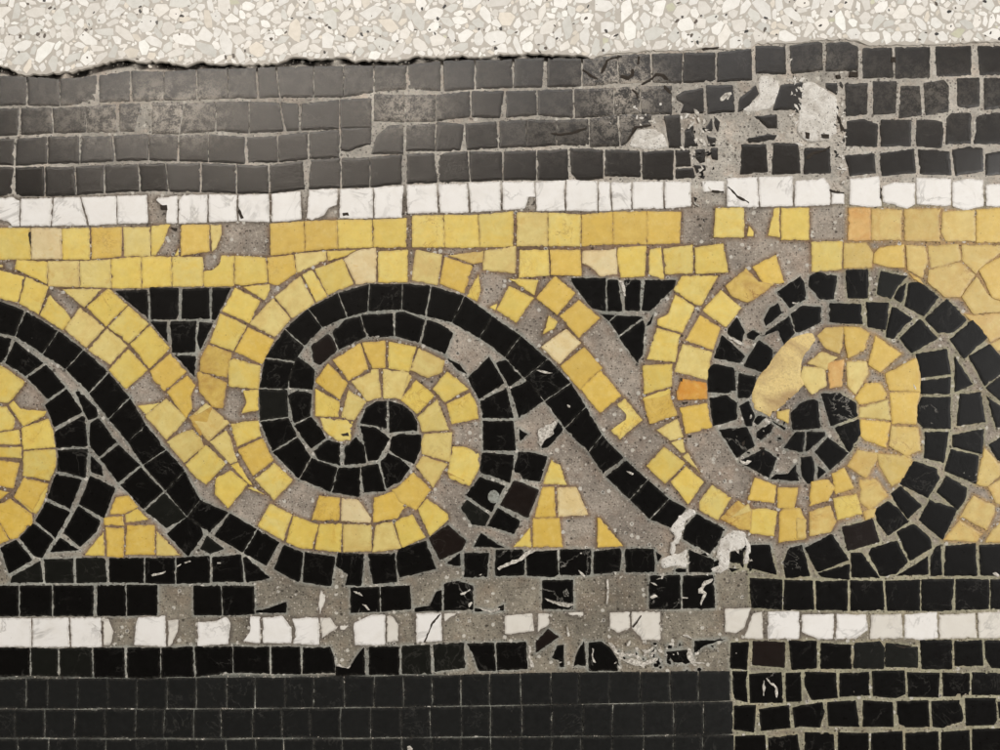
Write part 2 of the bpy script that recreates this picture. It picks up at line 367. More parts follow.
# ------------------------------------------------------------------ the setting: mortar bed and terrazzo
EDGE = [(-120,68),(0,67),(12,71),(22,76),(30,76),(50,75),(72,73),(88,70),(100,66),(110,63),(128,60),(140,64),(152,63),(165,63),(176,66),(186,68),(200,62),(214,66),(228,65),(246,66),(262,66),(280,64),(292,59),(300,58),(312,61),(330,60),(345,58),(355,63),(372,61),(386,62),(400,62),(415,57),(440,59),(462,57),(480,59),(500,56),(515,56),(540,55),(555,56),(580,56),(590,60),(602,56),(625,54),(650,52),(690,52),(705,48),(725,51),(750,50),(755,45),(795,44),(820,41),(845,40),(860,43),(870,47),(900,46),(930,46),(975,43),(1120,44)]
def edge_y(x):
    for (x0, y0), (x1, y1) in zip(EDGE, EDGE[1:]):
        if x0 <= x <= x1: return y0 + (y1-y0)*(x-x0)/(x1-x0)
    return 60
def build_mortar():
    st = 2.0; xs = [-120 + st*i for i in range(int(1240/st)+1)]; ys = [30 + st*i for i in range(int(840/st)+1)]
    v = []; tone = []
    for y in ys:
        for x in xs:
            n1 = noise.noise(Vector((x*.05, y*.05, 0))); n2 = noise.noise(Vector((x*.25, y*.25, 9)))
            near = 99.0; ci, cj = int(x//8), int(y//8)
            for a in (-1, 0, 1):
                for b in (-1, 0, 1):
                    for px, py, m_ in NEAR.get((ci+a, cj+b), ()):
                        if m_ in 'NXL': continue
                        near = min(near, math.hypot(px-x, py-y))
            k = max(0, min(1, (near-2.6)/3))
            n3 = noise.noise(Vector((x*.5, y*.5, 21)))
            z = -0.5 + n1*.22 + n2*.25 - k*(1.15 - n1*.9 - n2*.9 - n3*.6)
            if x < 730 and y > 672: z -= .2
            d = y - edge_y(x)
            if x < 600 and d < 7: z -= 4.5*max(0, min(1, (6.5-d)/3))*max(0, min(1, .75+noise.noise(Vector((x*.07, 4, 0)))*1.6))          # open joint under the terrazzo lip
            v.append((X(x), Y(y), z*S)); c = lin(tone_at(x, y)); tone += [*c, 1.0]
    W = len(xs); f = [(j*W+i, (j+1)*W+i, (j+1)*W+i+1, j*W+i+1) for j in range(len(ys)-1) for i in range(W-1)]
    me = bpy.data.meshes.new("mortar_bed"); me.from_pydata(v, [], f); me.materials.append(MORTAR)
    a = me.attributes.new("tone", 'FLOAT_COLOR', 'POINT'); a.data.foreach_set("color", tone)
    me.polygons.foreach_set("use_smooth", [True]*len(f))
    o = bpy.data.objects.new("mortar_bed", me); col.objects.link(o); o["kind"] = "structure"; o["label"] = "rough sandy mortar bed showing between the tesserae"
def build_terrazzo():
    import numpy as np
    R = random.Random(11)
    lip = []
    for (x0, y0), (x1, y1) in zip(EDGE, EDGE[1:]):
        k = max(1, int(abs(x1-x0)/3))
        for j in range(k):
            x = x0+(x1-x0)*j/k; lip.append((x, y0+(y1-y0)*j/k + R.uniform(-.8, .8) + noise.noise(Vector((x*.2, 0, 0)))*1.2))
    lip.append(EDGE[-1])
    def top(x): return 1.0 if x < 585 else max(0.3, 1.0-(x-585)/60)
    v = []; f = []; tone = []
    def add(p, z, c): v.append((X(p[0]), Y(p[1]), z*S)); tone.extend([*lin(c), 1]); return len(v)-1
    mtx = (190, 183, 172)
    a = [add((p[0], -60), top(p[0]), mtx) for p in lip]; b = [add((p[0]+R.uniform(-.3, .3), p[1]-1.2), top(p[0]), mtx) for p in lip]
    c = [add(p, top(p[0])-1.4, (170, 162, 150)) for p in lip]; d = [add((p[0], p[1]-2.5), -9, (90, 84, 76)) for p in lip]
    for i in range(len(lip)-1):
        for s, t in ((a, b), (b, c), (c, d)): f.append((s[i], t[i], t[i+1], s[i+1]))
    W, H, ox, oy = 1240, 150, 120, 60
    occ = np.zeros((H*2, W*2), bool)
    yy = np.arange(H*2)/2 - oy; 
    for i in range(W*2):
        occ[:, i] = yy > edge_y(i/2-ox) - 1.6
    def chip(cx, cy, r, tonec, zoff):
        el = R.uniform(1.0, 2.3); an = R.uniform(0, math.pi); n = R.choice((5, 6, 6, 7, 8))
        ph = sorted(R.uniform(0, 2*math.pi/n*.75) + 2*math.pi*i/n for i in range(n))
        raw = [(r*math.sqrt(el)*math.cos(t)*R.uniform(.76, 1.18), r/math.sqrt(el)*math.sin(t)*R.uniform(.76, 1.18)) for t in ph]
        P = [(cx+x*math.cos(an)-y*math.sin(an), cy+x*math.sin(an)+y*math.cos(an)) for x, y in raw]
        x0, x1 = int((min(p[0] for p in P)+ox)*2)-1, int((max(p[0] for p in P)+ox)*2)+2
        y0, y1 = int((min(p[1] for p in P)+oy)*2)-1, int((max(p[1] for p in P)+oy)*2)+2
        if x0 < 0 or y0 < 0 or x1 >= W*2 or y1 >= H*2: return False
        gx, gy = np.meshgrid(np.arange(x0, x1)/2-ox, np.arange(y0, y1)/2-oy)
        ins = np.ones(gx.shape, bool)
        for i in range(n):
            ax, ay = P[i]; bx, by = P[(i+1) % n]
            ins &= ((bx-ax)*(gy-ay)-(by-ay)*(gx-ax)) > 0.05*math.hypot(bx-ax, by-ay)
        sub = occ[y0:y1, x0:x1]
        if (sub & ins).any(): return False
        sub |= ins
        # soften the corners
        Q = []
        for i in range(n):
            p0, p1, p2 = P[i-1], P[i], P[(i+1) % n]
            for t in (.18, .05): Q.append((p1[0]+(p0[0]-p1[0])*t, p1[1]+(p0[1]-p1[1])*t))
            for t in (.05, .18): Q.append((p1[0]+(p2[0]-p1[0])*t, p1[1]+(p2[1]-p1[1])*t))
        Q = [(x+R.uniform(-.12, .12), y+R.uniform(-.12, .12)) for x, y in Q]
        z = top(cx)+zoff
        f.append(tuple(reversed([add(p, z, tonec) for p in Q])))
        return True
    def tone_pick():
        t = R.random(); k = R.uniform(.93, 1.03)
        c = (246, 243, 236) if t < .40 else (236, 231, 222) if t < .74 else (222, 220, 212) if t < .92 else (232, 223, 208) if t < .985 else (212, 210, 184)
        return tuple(min(250, q*k) for q in c)
    for r0, r1, tries in ((7.5, 9.5, 350), (5.5, 7.5, 6000), (3.8, 5.5, 20000), (2.6, 3.8, 26000), (1.4, 2.6, 26000)):
        for _ in range(tries): chip(R.uniform(-118, 1118), R.uniform(-58, 74), R.uniform(r0, r1), tone_pick(), R.uniform(.04, .10))
    # little open pores
    occ[:] = False
    for i in range(W*2): occ[:, i] = yy > edge_y(i/2-ox) - 1.6
    for _ in range(430): chip(R.uniform(-118, 1118), R.uniform(-58, 68), R.choice((.6, .8, 1.1, 1.5, 2.0)), R.choice(((50, 42, 34), (84, 72, 60), (34, 30, 26))), .14)
    me = bpy.data.meshes.new("terrazzo_floor"); me.from_pydata(v, [], f); me.materials.append(TERR)
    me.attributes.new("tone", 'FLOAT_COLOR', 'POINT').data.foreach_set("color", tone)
    o = bpy.data.objects.new("terrazzo_floor", me); col.objects.link(o); o["kind"] = "structure"; o["label"] = "pale terrazzo of cream and white stone chips"
build_terrazzo()

# ------------------------------------------------------------------ courses and motifs, surveyed stone by stone
GD = 'dark courses between the terrazzo and the white line'
thing('tile_course', 'topmost course of worn dark grey tesserae, directly under the terrazzo edge', 'tile course', GD, 'C', '''
R @0,0 -20,380,-20,530; 135,385,135,525; 298,395,300,530,6; 490,375,490,510,14; 652,355,655,505,8,18; 820,360,820,500,6; 980,345,985,495; @200,0 138,345,138,490,4; 283,340,290,490,10,14; 382,335,400,485,12,8; 568,330,568,485; 717,330,717,485,4; 870,328,870,460; @400,0 38,325,35,445,10; 208,305,212,455,14,22; 375,300,375,445,10; 566,295,566,438,12,8; 730,290,722,435,20,28; 910,295,910,430,9; @600,0 85,275,95,415,6; 255,270,260,410,10; 418,265,412,415,7; 582,262,582,410,14,10; 765,240,768,400,16
@600,0 778,228,925,232,930,370,780,365 | 950,228,1090,208,1112,215,1115,350,960,368
@800,0 135,215,240,210,290,235,290,355,130,355 | 315,240,460,238,468,388,315,392 | 478,235,650,235,650,388,478,392 | 680,232,855,230,858,375,684,382 | 890,230,1040,230,1040,375,900,375
@600,0 X 100,375,140,385,160,370,158,345,168,345,170,378,142,402,105,390 | X 190,280,200,285,198,320,185,322 | X 205,420,250,395,280,365,320,370,345,395,340,402,318,380,285,375,256,402,212,426 | X 600,240,520,250,510,243,560,238,600,234
@400,0 X 915,345,960,375,990,392,988,400,955,386,912,352
@600,0 X 5,365,30,300,60,285,110,280,108,284,62,290,35,305,12,368
@800,0 X 455,285,478,285,478,310,455,312 | X 247,358,290,358,290,385,247,385 | X 180,375,200,372,205,392,185,394
''')
thing('tile_course', 'second dark grey course from the terrazzo, scuffed, with broken stones beside the plaster', 'tile course', GD, 'C', '''
R @0,0 -60,545,-70,685; 100,540,95,675,12,20; 258,540,265,665,6; 430,535,430,660,4; 585,522,583,660,16,6
@0,0 598,520,700,518,698,560,680,600,672,655,600,655
R @0,0 757,517,757,665,4; 920,517,895,670,6; @200,0 78,510,78,655,6; 245,507,245,665; 400,515,425,655,8,16; 500,520,500,650,20,12; 698,498,698,645; 862,492,858,640,8
R @400,0 -130,470,-135,605,8; 20,475,25,610,4; 180,475,180,605,6; 355,455,355,585,10; 525,455,515,590,10,32; 685,450,688,575,7; 868,445,870,590,12; @600,0 70,440,70,580,4; 200,432,205,570,6; 362,428,362,570,6
@600,0 380,480,420,455,515,440,518,565,400,565,420,520,385,500 | 530,425,665,425,675,560,540,570 | 690,560,700,490,780,425,795,470,750,520,720,550 | 905,425,1015,410,1015,550,865,550,880,500 | 770,580,885,572,885,640,840,640 | 830,475,860,470,865,500,840,505
R @600,0 210,432,210,570; 362,430,362,570
@600,0 N 600,490,625,465,655,460,660,472,640,478,615,505,602,505 | N 640,480,652,478,640,500,632,498 | X 320,425,345,445,360,470,345,468,318,440
@800,0 225,420,340,415,335,570,230,580 | 365,405,485,405,480,565,368,572| 505,430,600,430,610,575,495,590 | 620,415,720,398,745,430,745,555,630,575 | 785,392,898,388,898,532,840,540,788,530 | 922,390,1040,388,1040,545,922,548 | 130,415,190,415,185,475,130,440
@600,0 X 160,445,190,470,192,492,184,490,180,472,160,452
''')
thing('tile_course', 'third dark grey course from the terrazzo, shattered to shards in its right half', 'tile course', GD, 'C', '''
R @0,120 -80,90,-80,220; 78,95,72,228,14,10; 238,82,238,218,6; 400,82,400,215,14,6; 562,80,575,205,12,16; 742,70,742,200,6,10; 892,78,890,205,12,14; @200,120 42,72,42,210,6; 228,85,230,220,12; 388,80,392,210; 542,60,542,195; 700,48,700,190,9; 
@200,120 706,42,858,35,853,120,780,140,740,158,707,150 | 885,80,940,30,1015,24,1015,168,856,170
R @400,120 22,25,22,155,16; 178,20,178,155,6; 
R @400,120 182,8,178,155,6; 325,20,318,150,2,34; 490,5,495,140,18,8; 632,0,632,135,3; 783,2,783,125,4; 945,-5,948,135,6; @600,120 88,-28,100,130,6
@600,120 98,-30,260,-32,255,30,175,40,130,120,105,130 | 320,-20,400,-25,408,140,345,138 | 425,50,455,45,492,130,420,140 | 520,50,560,-10,560,55 | 570,-20,600,10,590,60,575,30 | 535,80,580,90,575,130,540,130 | 440,20,470,30,465,75,440,50 | 740,90,840,70,885,75,870,100,745,115 | 780,-20,885,-25,885,35,840,35
@800,120 235,5,320,-5,390,20,388,135,230,130 | 405,-2,560,0,555,132,405,132 | 582,0,640,-2,712,10,718,60,708,138,585,130 | 735,-10,760,-35,855,-35,855,115,730,122 | 870,-32,1040,-40,1040,118,870,120
@400,120 X 755,65,800,70,860,62,930,38,935,42,865,70,800,80,760,72
@600,120 X 255,28,175,36,135,115,128,118,170,30,255,22
@800,120 X 25,60,48,65,45,95,28,90 | X 105,70,145,72,145,92,110,90 | X 180,-40,205,0,225,60,205,50
''')
thing('tile_course', 'fourth dark course, almost black, resting on the upper white line', 'tile course', GD, 'C', '''
R @0,120 -60,235,-65,390; 72,237,70,382; 222,235,225,380; 375,235,380,376; 522,225,522,365,5,9; 690,220,700,357; 828,218,845,357,8,12; 1004,215,1002,360,8; @200,120 180,225,182,367,8; 345,228,348,367,14; 523,205,530,345,20,14
R @200,120 552,198,542,345,2; 705,190,705,340; 850,188,850,335,6; @400,120 22,172,20,318,26; 180,165,190,312,20,8; 342,157,352,307; 515,158,515,300,12,6; 685,152,685,300; 843,145,848,298,10
@400,120 850,140,960,145,1015,150,1015,290,940,300,885,298,858,265
R @600,120 20,147,20,280,12; 205,155,210,285,16; 
@600,120 212,158,368,152,366,300,215,296 | 378,150,450,150,455,230,378,235 | 380,245,465,240,475,290,378,292 | 475,150,525,145,525,210,500,215,480,190 | 555,140,590,140,590,200,560,195 | 470,225,525,225,530,250,485,265 | 490,280,525,278,520,295 | 708,122,830,122,840,260,700,272 | 870,115,990,118,1003,265,860,272
@800,120 25,140,150,140,155,265,20,270 | 225,178,375,165,380,265,250,280 | 400,165,570,142,580,265,410,280| 590,145,748,158,758,275,600,270| 762,150,850,132,915,140,918,255,780,280 | 930,170,1040,150,1040,270,930,275
@800,120 X 30,190,50,165,120,150,150,130,152,138,120,158,60,172,38,200
''')
thing('tile_course', 'upper white line of marble tesserae, between dark stones and yellow border', 'tile course', 'white lines', 'W', '''
@0,120 -40,390,60,385,96,405,95,530,60,530,40,505,-40,490
R @0,120 102,395,98,530; 264,390,255,530,8; 402,385,440,527,8,12; 582,380,585,520; 737,375,742,515,9
@0,120 790,390,885,378,885,515,830,515,835,450,780,400 | 895,405,915,375,1034,372,1032,512,893,518
R @200,120 38,372,38,512,14; 188,375,190,505,10; 350,370,352,510,14; 510,355,515,495,18
@200,120 545,350,688,345,682,425,640,440,620,475,560,500,535,490
R @200,120 695,345,692,490,12; 865,340,868,490; @400,120 25,327,25,487,18,34
R @400,120 25,325,30,468,18; 185,320,195,462,10,14; 338,317,348,462,10,14; 505,307,505,452
@400,120 512,310,668,308,676,385,640,385,625,440,515,450
R @400,120 674,312,678,455,8; 828,297,828,452; 990,306,990,455; @600,120 52,312,60,452; 160,310,160,445; 320,307,322,442,10; 458,310,459,430,8
@600,120 510,305,620,305,622,365,560,355,520,360
R @600,120 630,292,632,432; 790,285,798,434; 968,282,968,430,9
@800,120 -22,305,15,300,60,300,120,290,150,330,150,425,-25,432 | 158,360,220,370,222,420,158,420 | 250,295,395,280,408,430,345,435,248,420 | 412,330,470,312,575,315,575,420,535,442,415,410| 582,290,755,295,755,425,720,430,585,420| 765,310,830,295,915,300,918,430,820,450,765,430|930,325,1040,320,1040,430,932,430
@600,120 X 640,330,690,380,745,410,745,418,685,388,640,338 | X 560,350,620,355,618,364,560,360
@200,120 X 190,430,205,455,220,490,205,495,190,460 | X 712,465,740,462,745,478,715,480
@0,120 X 800,425,835,425,838,450,805,448
@800,120 X 402,335,410,345,408,395,400,390 | X 150,345,165,355,220,362,220,368,160,362,146,352
''')
GY = 'straight courses of the yellow border'
thing('tile_course', 'straight yellow course right under the upper white line, with grey mortar gaps', 'tile course', GY, 'y', '''
R @0,120 -60,540,-60,697; 150,542,155,695,8 P; 307,545,310,695,6; 450,540,452,695,14 o; 612,537,612,680,10,18 p; 752,537,752,680,6
@0,120 757,532,850,525,825,580,815,610,778,675,757,675 | 872,678,892,640,892,675
R @0,120 904,527,903,680,6 o; @200,120 48,525,48,655,6
@200,120 p 52,525,105,525,105,570,80,640,60,655
R @200,120 348,520,352,677,4 o; 521,507,524,655,5 o; 684,502,690,642,6; 861,500,865,635; @400,120 42,490,40,635,22
R @400,120 52,480,52,635,20; 218,477,222,635,6; 390,475,398,635,6; 568,457,567,630,8
R @400,120 583,465,582,630,6 p; 740,465,742,630,6; 905,475,905,630,9 o; @600,120 65,460,65,620,5 o; 233,457,236,620,5 o; 408,460,400,615,5
@600,120 580,442,718,440,720,585,570,585 | 735,580,745,530,765,560,765,580 | 840,575,860,500,870,445,898,440,900,585 | 907,440,1045,440,1045,598,908,598
@800,120 A 242,442,352,440,354,600,240,600 | q 358,445,508,450,508,600,358,600| q 522,447,705,442,692,480,700,605,526,602| q 715,460,873,450,877,605,730,605,708,560| o 883,450,1040,440,1040,610,883,612
@0,120 X 145,560,156,558,158,640,150,620 | X 855,535,885,540,880,555,858,545
''')
thing('tile_course', 'lower straight course of yellow marble tesserae, running into the tops of the spirals', 'tile course', GY, 'y', '''
@0,250 85,50,235,60,232,170,75,95 | p -20,92,-20,70,10,75,10,85
R @0,250 236,57,238,180 p; 395,57,398,184,6 p; 553,47,557,190,6; 705,36,708,190,6; 857,35,860,180,8; @200,250 15,35,15,180,7
@200,250 105,30,168,30,168,178,20,180,20,105,60,102,95,75 | 175,30,325,40,335,160,225,175,175,170 | o 335,40,465,25,478,115,390,175,345,162 | p 475,20,630,5,630,50,485,115 | 638,5,780,0,730,28,640,55
@400,250 q 240,28,415,5,412,60,365,68 | p 425,5,578,-20,574,115,415,100 | 600,0,740,0,745,125,595,138 | o 750,0,900,0,905,128,755,122 | P 915,5,1000,5,1080,-5,1085,120,1000,130,950,80,912,65 
@600,250 92,-10,230,-20,222,130,105,135,90,60 | 250,0,305,-10,320,145,245,120 | 318,-5,462,-25,462,115,328,120| 475,-10,615,-30,640,110,480,118
@800,250 58,-38,212,-42,207,95,60,108 | q 222,-35,330,-35,365,15,358,85,220,92 | o 372,20,400,-10,520,-28,522,88,460,85,370,65 | q 530,-22,625,-15,640,60,612,138,540,100 | q 640,-20,790,-30,805,50,720,80,655,90 | q 645,100,800,60,875,125,800,235,725,235,640,160 | q 810,-25,1020,-25,1020,0,925,70,880,118,812,50 | o 895,100,930,75,1040,10,1040,260,960,235 | q 885,135,955,240,1040,270,1040,310,960,310,870,320,810,235 | q 820,320,870,328,960,318,1040,318,1040,420,950,460,900,390 | q 955,470,1040,425,1040,520,985,500 | d 540,110,600,145,620,175,570,145
''')
GT = 'small black triangles between the scrolls'
thing('black_triangle', 'whole small black triangle of tesserae hanging under the yellow border, left of the middle scroll', 'mosaic motif', GT, 'K', '''
@0,250 575,205,735,200,740,345,700,310 | 748,185,892,190,892,320,880,345,755,348 | 912,195,1045,190,1048,343,908,343 | 750,358,836,358,830,400,838,462 | 852,358,982,355,975,510,860,512 | 870,525,978,530,972,635 
@200,250 60,190,155,190,75,350,58,345 | -5,360,65,365,0,500,-15,440
''')
thing('black_triangle', 'cracked small black triangle of tesserae left of the right-hand scroll, missing its right flank', 'mosaic motif', GT, 'K', '''
@400,250 855,140,1028,140,1028,305,960,290,880,190
@600,250 38,150,90,150,112,305,38,305 | V 122,150,205,152,200,305,125,300| 225,150,380,150,370,190,250,305,208,302 | 5,320,75,325,45,355 | 50,358,85,328,215,335,95,425 | 97,437,215,350,225,380,215,520,190,565 | 232,380,275,310,255,370
@600,250 N 90,150,112,155,125,180,130,232,118,230,108,190
''')
GB = 'black running-wave scrolls'
thing('black_scroll', 'left black wave, cut by the photo edge, sweeping down beneath the middle scroll', 'mosaic scroll', GB, 'K', '''
R @0,250 -60,235,-80,400; 125,305,75,430,14,6; 290,405,212,520; 415,500,328,595,6; 542,612,445,715,8; @0,370 648,140,542,245,7; 728,275,640,360,3; 828,400,715,475,7; 922,505,828,605,5; @200,500 0,0,-65,82,5; 145,65,60,172,10,30; 285,147,215,265,6; 400,215,335,330,9
@0,250 -40,425,55,445,35,520,5,560,-40,560 | 75,455,215,565,125,630,25,565 | 230,575,325,685,240,745,135,640
@0,370 332,95,410,210,270,285,225,175 | 425,240,437,380,280,388,275,308,410,230 | 288,402,438,395,425,540,288,503 | 280,520,410,550,350,695,235,640 
@0,500 230,10,348,62,275,190,175,105 | 95,190,165,117,265,197,210,290,170,280 | 0,240,80,200,160,300,42,370 | G 60,382,200,305,215,412,52,415 
@0,370 375,110,395,105,480,190,488,232,440,250,425,220 | 450,268,490,240,582,360,495,435,448,375 | 500,445,592,375,700,475,590,562 | 455,430,505,480,515,530,455,510 | 450,530,575,592,520,740,395,670 
@0,500 392,30,500,105,480,160,400,235,318,165 | 300,190,395,250,250,260
@0,370 600,575,705,487,815,607,715,695 | G 725,705,822,617,930,735,830,790
@0,500 835,170,935,85,1000,130,1015,175,940,282
@200,500 G 0,245,35,180,120,245,50,268
@200,500 420,225,515,265,500,395,490,410,370,345 | 525,260,675,285,655,430,515,410 | 690,265,820,270,805,430,725,425,740,370,680,330 | 840,270,975,265,985,410,865,420 
@400,500 -15,270,0,240,130,205,180,345,0,388,-12,350 | B 145,190,240,125,330,205,310,250,200,300 | 370,235,405,165,525,240 | 240,310,300,265,302,330,240,320
''')
thing('black_scroll', 'middle black spiral, the best preserved one, with its tail sweeping down to the right', 'mosaic scroll', GB, 'K', '''
R @200,370 800,635,805,485; 655,612,690,490,8; 495,545,555,440,8; 362,410,485,335,8; 300,257,440,237,8 G; 295,92,435,97,9; @200,250 325,540,470,560,10; 425,395,520,480,8; 540,295,610,385,6; 690,215,735,335,6; 848,170,840,305,7; @400,250 12,170,8,295,6; 155,180,130,330,10; 322,230,260,360,6; 460,330,400,440,3; 605,430,525,535,4; 738,545,625,640,5; @400,370 855,65,725,155,6; 930,185,825,290,6; @600,370 10,325,-55,410,6; 125,447,22,527,22; 238,550,150,647,7; 345,645,250,747,6; @600,500 435,45,360,140,8
@600,500 485,70,615,140,610,170,550,270,415,195,430,130 | 675,175,720,190,715,220,680,200 
@200,370 805,487,890,470,928,605,820,612 | 902,460,940,415,1000,443,1050,490,1000,560,932,593
@200,370 800,265,830,190,880,158,932,155,932,292 | 945,155,1010,175,1060,215,1085,260,1085,305,1000,305,948,315 | 800,280,880,290,948,345,888,450,840,455 | 962,335,1000,320,1105,325,1100,400,1070,470,1000,436,948,400 | 725,385,780,335,820,380,830,465,720,475 | 570,405,640,350,700,368,700,478,590,445 | 470,280,555,235,600,290,628,340,555,392 | 440,130,485,105,558,120,550,230,470,265 
@200,250 450,620,490,535,572,600,562,698,447,688 | B 555,480,640,420,660,440,685,500,600,575,570,560 | 662,410,725,350,800,332,830,433,695,498 | 805,325,963,315,968,430,840,443
@400,250 -22,315,20,310,125,350,93,463,0,435,-22,430 | 135,350,185,365,265,415,225,520,107,465 | 235,540,300,575,335,620,290,600 | 340,640,445,535,520,665,395,745 
@400,370 402,155,530,92,568,240,412,240 | 414,255,565,255,578,402,418,400 | 410,412,572,425,550,565,402,510 | 332,625,400,535,525,580,458,710 | G 305,690,335,650,450,728,425,780,360,772
@400,250 480,565,530,550,610,637,545,683 
@400,370 552,95,650,50,718,155,595,240 | 590,410,640,410,738,432,700,558,615,545,600,515,572,510 | B 580,555,695,600,640,740,500,675,565,560 
@400,500 437,130,490,40,600,105,570,170 
@400,370 597,295,638,320,600,355 | 710,350,760,320,790,260,815,300,740,385,710,390 
@400,370 N 690,300,790,248,765,300,770,320,730,345,702,385,695,345 | N 835,172,852,178,850,190,838,186
@600,370 N 130,505,150,508,170,518,162,526,145,518 | N 222,710,232,700,236,706,226,716
@400,250 N 680,600,715,602,765,615,735,620,700,610
''')
thing('black_scroll', 'right-hand black spiral, cracked and patched, its stones set loosely in wide pale joints', 'mosaic scroll', GB, 'K', '''
@600,250 640,395,685,335,725,410,710,460,640,420 | 610,425,725,530,700,565,570,540 | V 740,540,795,450,865,500,860,580,810,610,720,580 | 540,600,570,570,670,590,680,700,640,715,540,710 | 695,615,780,635,780,700,742,740,690,740 | 735,420,765,400,800,420,770,450,740,440| 820,350,850,290,890,265,910,315,830,380 | V 885,210,1000,132,1020,160,1030,230,950,290 | 805,430,945,330,975,415,920,475,890,400,820,430 | 955,320,1010,280,1105,285,1105,360,1000,410,980,410
@600,370 548,140,630,125,685,165,685,245,565,280 | 700,180,745,155,775,230,760,280,730,280 | 770,260,790,230,832,235,790,275 | 785,310,860,265,855,310,805,350,785,340 | V 595,300,735,285,775,380,685,440 | 695,460,815,395,885,440,845,540 | 850,548,880,520,940,520,980,470,995,555 | 865,255,930,290,920,300,870,265
@800,370 -45,215,0,170,45,150,90,155,100,290,-35,300 | V 105,120,200,115,280,165,290,230,155,280 | 175,290,295,245,305,320,250,410,240,405 | -20,310,25,310,15,410,-80,390 | 35,310,125,310,125,330,30,410| 75,410,140,335,245,415,150,500 | 5,440,60,430,75,500,70,560,40,570,10,530 | 90,480,130,510,90,545
@800,250 150,265,305,270,315,370,150,360 | 330,260,445,265,430,400,340,385 | 460,285,485,290,565,345,530,370,470,445,430,435,440,370 | 500,440,600,345,690,440,560,515 | 580,520,735,495,755,620,600,640 | 605,655,755,635,750,720,605,720 
@800,370 V 610,135,755,135,755,295,620,290,590,260,590,180 | 625,310,745,310,720,465,620,440 | 500,570,570,455,685,495,700,540,640,640 | 455,620,505,580,610,680,540,745,490,680
@800,500 375,50,440,5,490,40,545,110,440,180,385,105 | B 210,135,365,95,400,210,240,255 | 25,240,160,170,245,300,90,360 
@600,500 755,225,850,225,885,375,735,340 | V 950,240,1010,225,1050,380,930,390,920,310 | 655,260,720,250,715,320,650,310 | 645,340,700,345,660,360
@800,250 50,130,90,110,185,130,170,245,100,245,45,180 | 230,100,340,98,340,240,240,240 | G 405,105,540,130,490,180,455,245,385,220 | V 470,240,495,190,532,165,515,250,505,262 | 545,165,600,160,695,235,620,330,525,280 | 625,345,735,245,835,350,770,410,690,415 | 750,445,865,345,940,435,820,545 | 845,530,950,470,1010,540,1040,590,925,680 | 930,690,1040,600,1040,760,1010,760 | 775,530,865,670,775,710 | -15,225,10,215,30,245,0,262
@800,370 800,120,905,110,930,260,785,280 | 935,130,1040,210,1040,290,980,285 | 765,325,920,295,910,420,765,385 | V 755,395,895,430,880,570,725,505 | 685,610,735,530,835,590,825,650,790,700 | 945,375,1040,310,1040,460,990,450 
@800,500 595,100,650,0,788,45,715,200 | 485,160,570,120,650,190,660,240,550,305 | 345,270,360,240,485,205,540,310,480,370,400,380 | 255,265,310,265,400,390,260,385 | 90,365,250,320,245,400,110,385 | 730,-10,812,-20,795,38 
@600,370 N 700,450,730,460,735,450,760,455,735,475,705,468
@600,250 N 640,430,700,455,720,470,715,480,640,445 | N 960,260,990,265,988,272,962,268
@800,370 N 565,65,582,90,580,102,568,85
''')
GS = 'yellow spirals and bands between the black scrolls'
thing('yellow_spiral', 'left-edge yellow spiral centre, only its outer ring and a few inner stones in view', 'mosaic scroll', GS, 'y', '''
@0,250 -40,560,0,580,122,660,60,745,-20,740 
@0,370 -40,-10,20,-10,110,55,115,75,40,162,-40,155 | 45,175,70,155,100,195,230,205,215,230,115,280 | 110,290,240,245,260,300,275,385,118,398| 120,408,275,400,275,480,245,552,115,528| o 70,635,120,540,240,570,165,705 | -40,190,30,185,70,245,62,295,-40,305 | -40,320,92,300,100,370,60,372,-40,370 | -40,385,105,385,105,440,-40,435| o -40,450,95,465,65,590,-40,570| o -40,590,45,612,-40,670 | o -40,690,50,645,155,720,160,760,150,780,50,720
@0,500 o -40,60,45,0,155,75,155,110,85,188,50,195,0,110,-40,120 | o -40,140,0,125,42,200,-40,235 | 80,-15,150,50,180,68,215,5,235,-60,215,-70,160,60
''')
thing('yellow_band', 'double yellow band from the left edge down between left black wave and middle scroll', 'mosaic scroll', GS, 'y', '''
@0,250 -40,90,122,130,86,260,-40,235 | 130,135,240,185,190,320,95,265 | 250,225,285,270,320,300,352,347,312,400,200,325 | p 310,195,510,195,420,285 | 435,285,540,195,635,275,530,382 | p 325,395,400,290,520,390,430,488 | 542,385,640,282,740,370,642,465 | p 440,500,535,395,635,480,550,572 | 652,470,750,380,845,490,745,592 | 545,600,640,497,735,600,630,695 | o 752,605,850,520,930,608,820,705,770,650 
@0,370 o 835,110,935,30,975,80,950,130,960,190,930,240 | p 725,230,830,145,930,242,832,348 | 690,180,800,165,730,220 | p 835,360,895,322,960,300,1000,340,1018,382,920,463 | d 945,235,1060,180,1040,290,1000,330
@200,370 p -52,240,30,167,145,265,42,355 | -72,475,28,377,125,470,30,570,-15,540 | p 50,360,130,303,150,340,185,455,150,468 | 80,545,150,505,235,570,140,690,75,620 | 155,478,190,465,260,575,240,568 | 240,592,258,585,320,622
@200,250 110,305,175,190,298,255,245,365 | 50,463,100,320,230,380,165,503 | d 5,540,40,475,155,515,132,636,0,604 | 215,185,345,172,345,200,320,248
@200,370 d -15,15,0,10,132,65,112,190,60,182,0,110 
''')
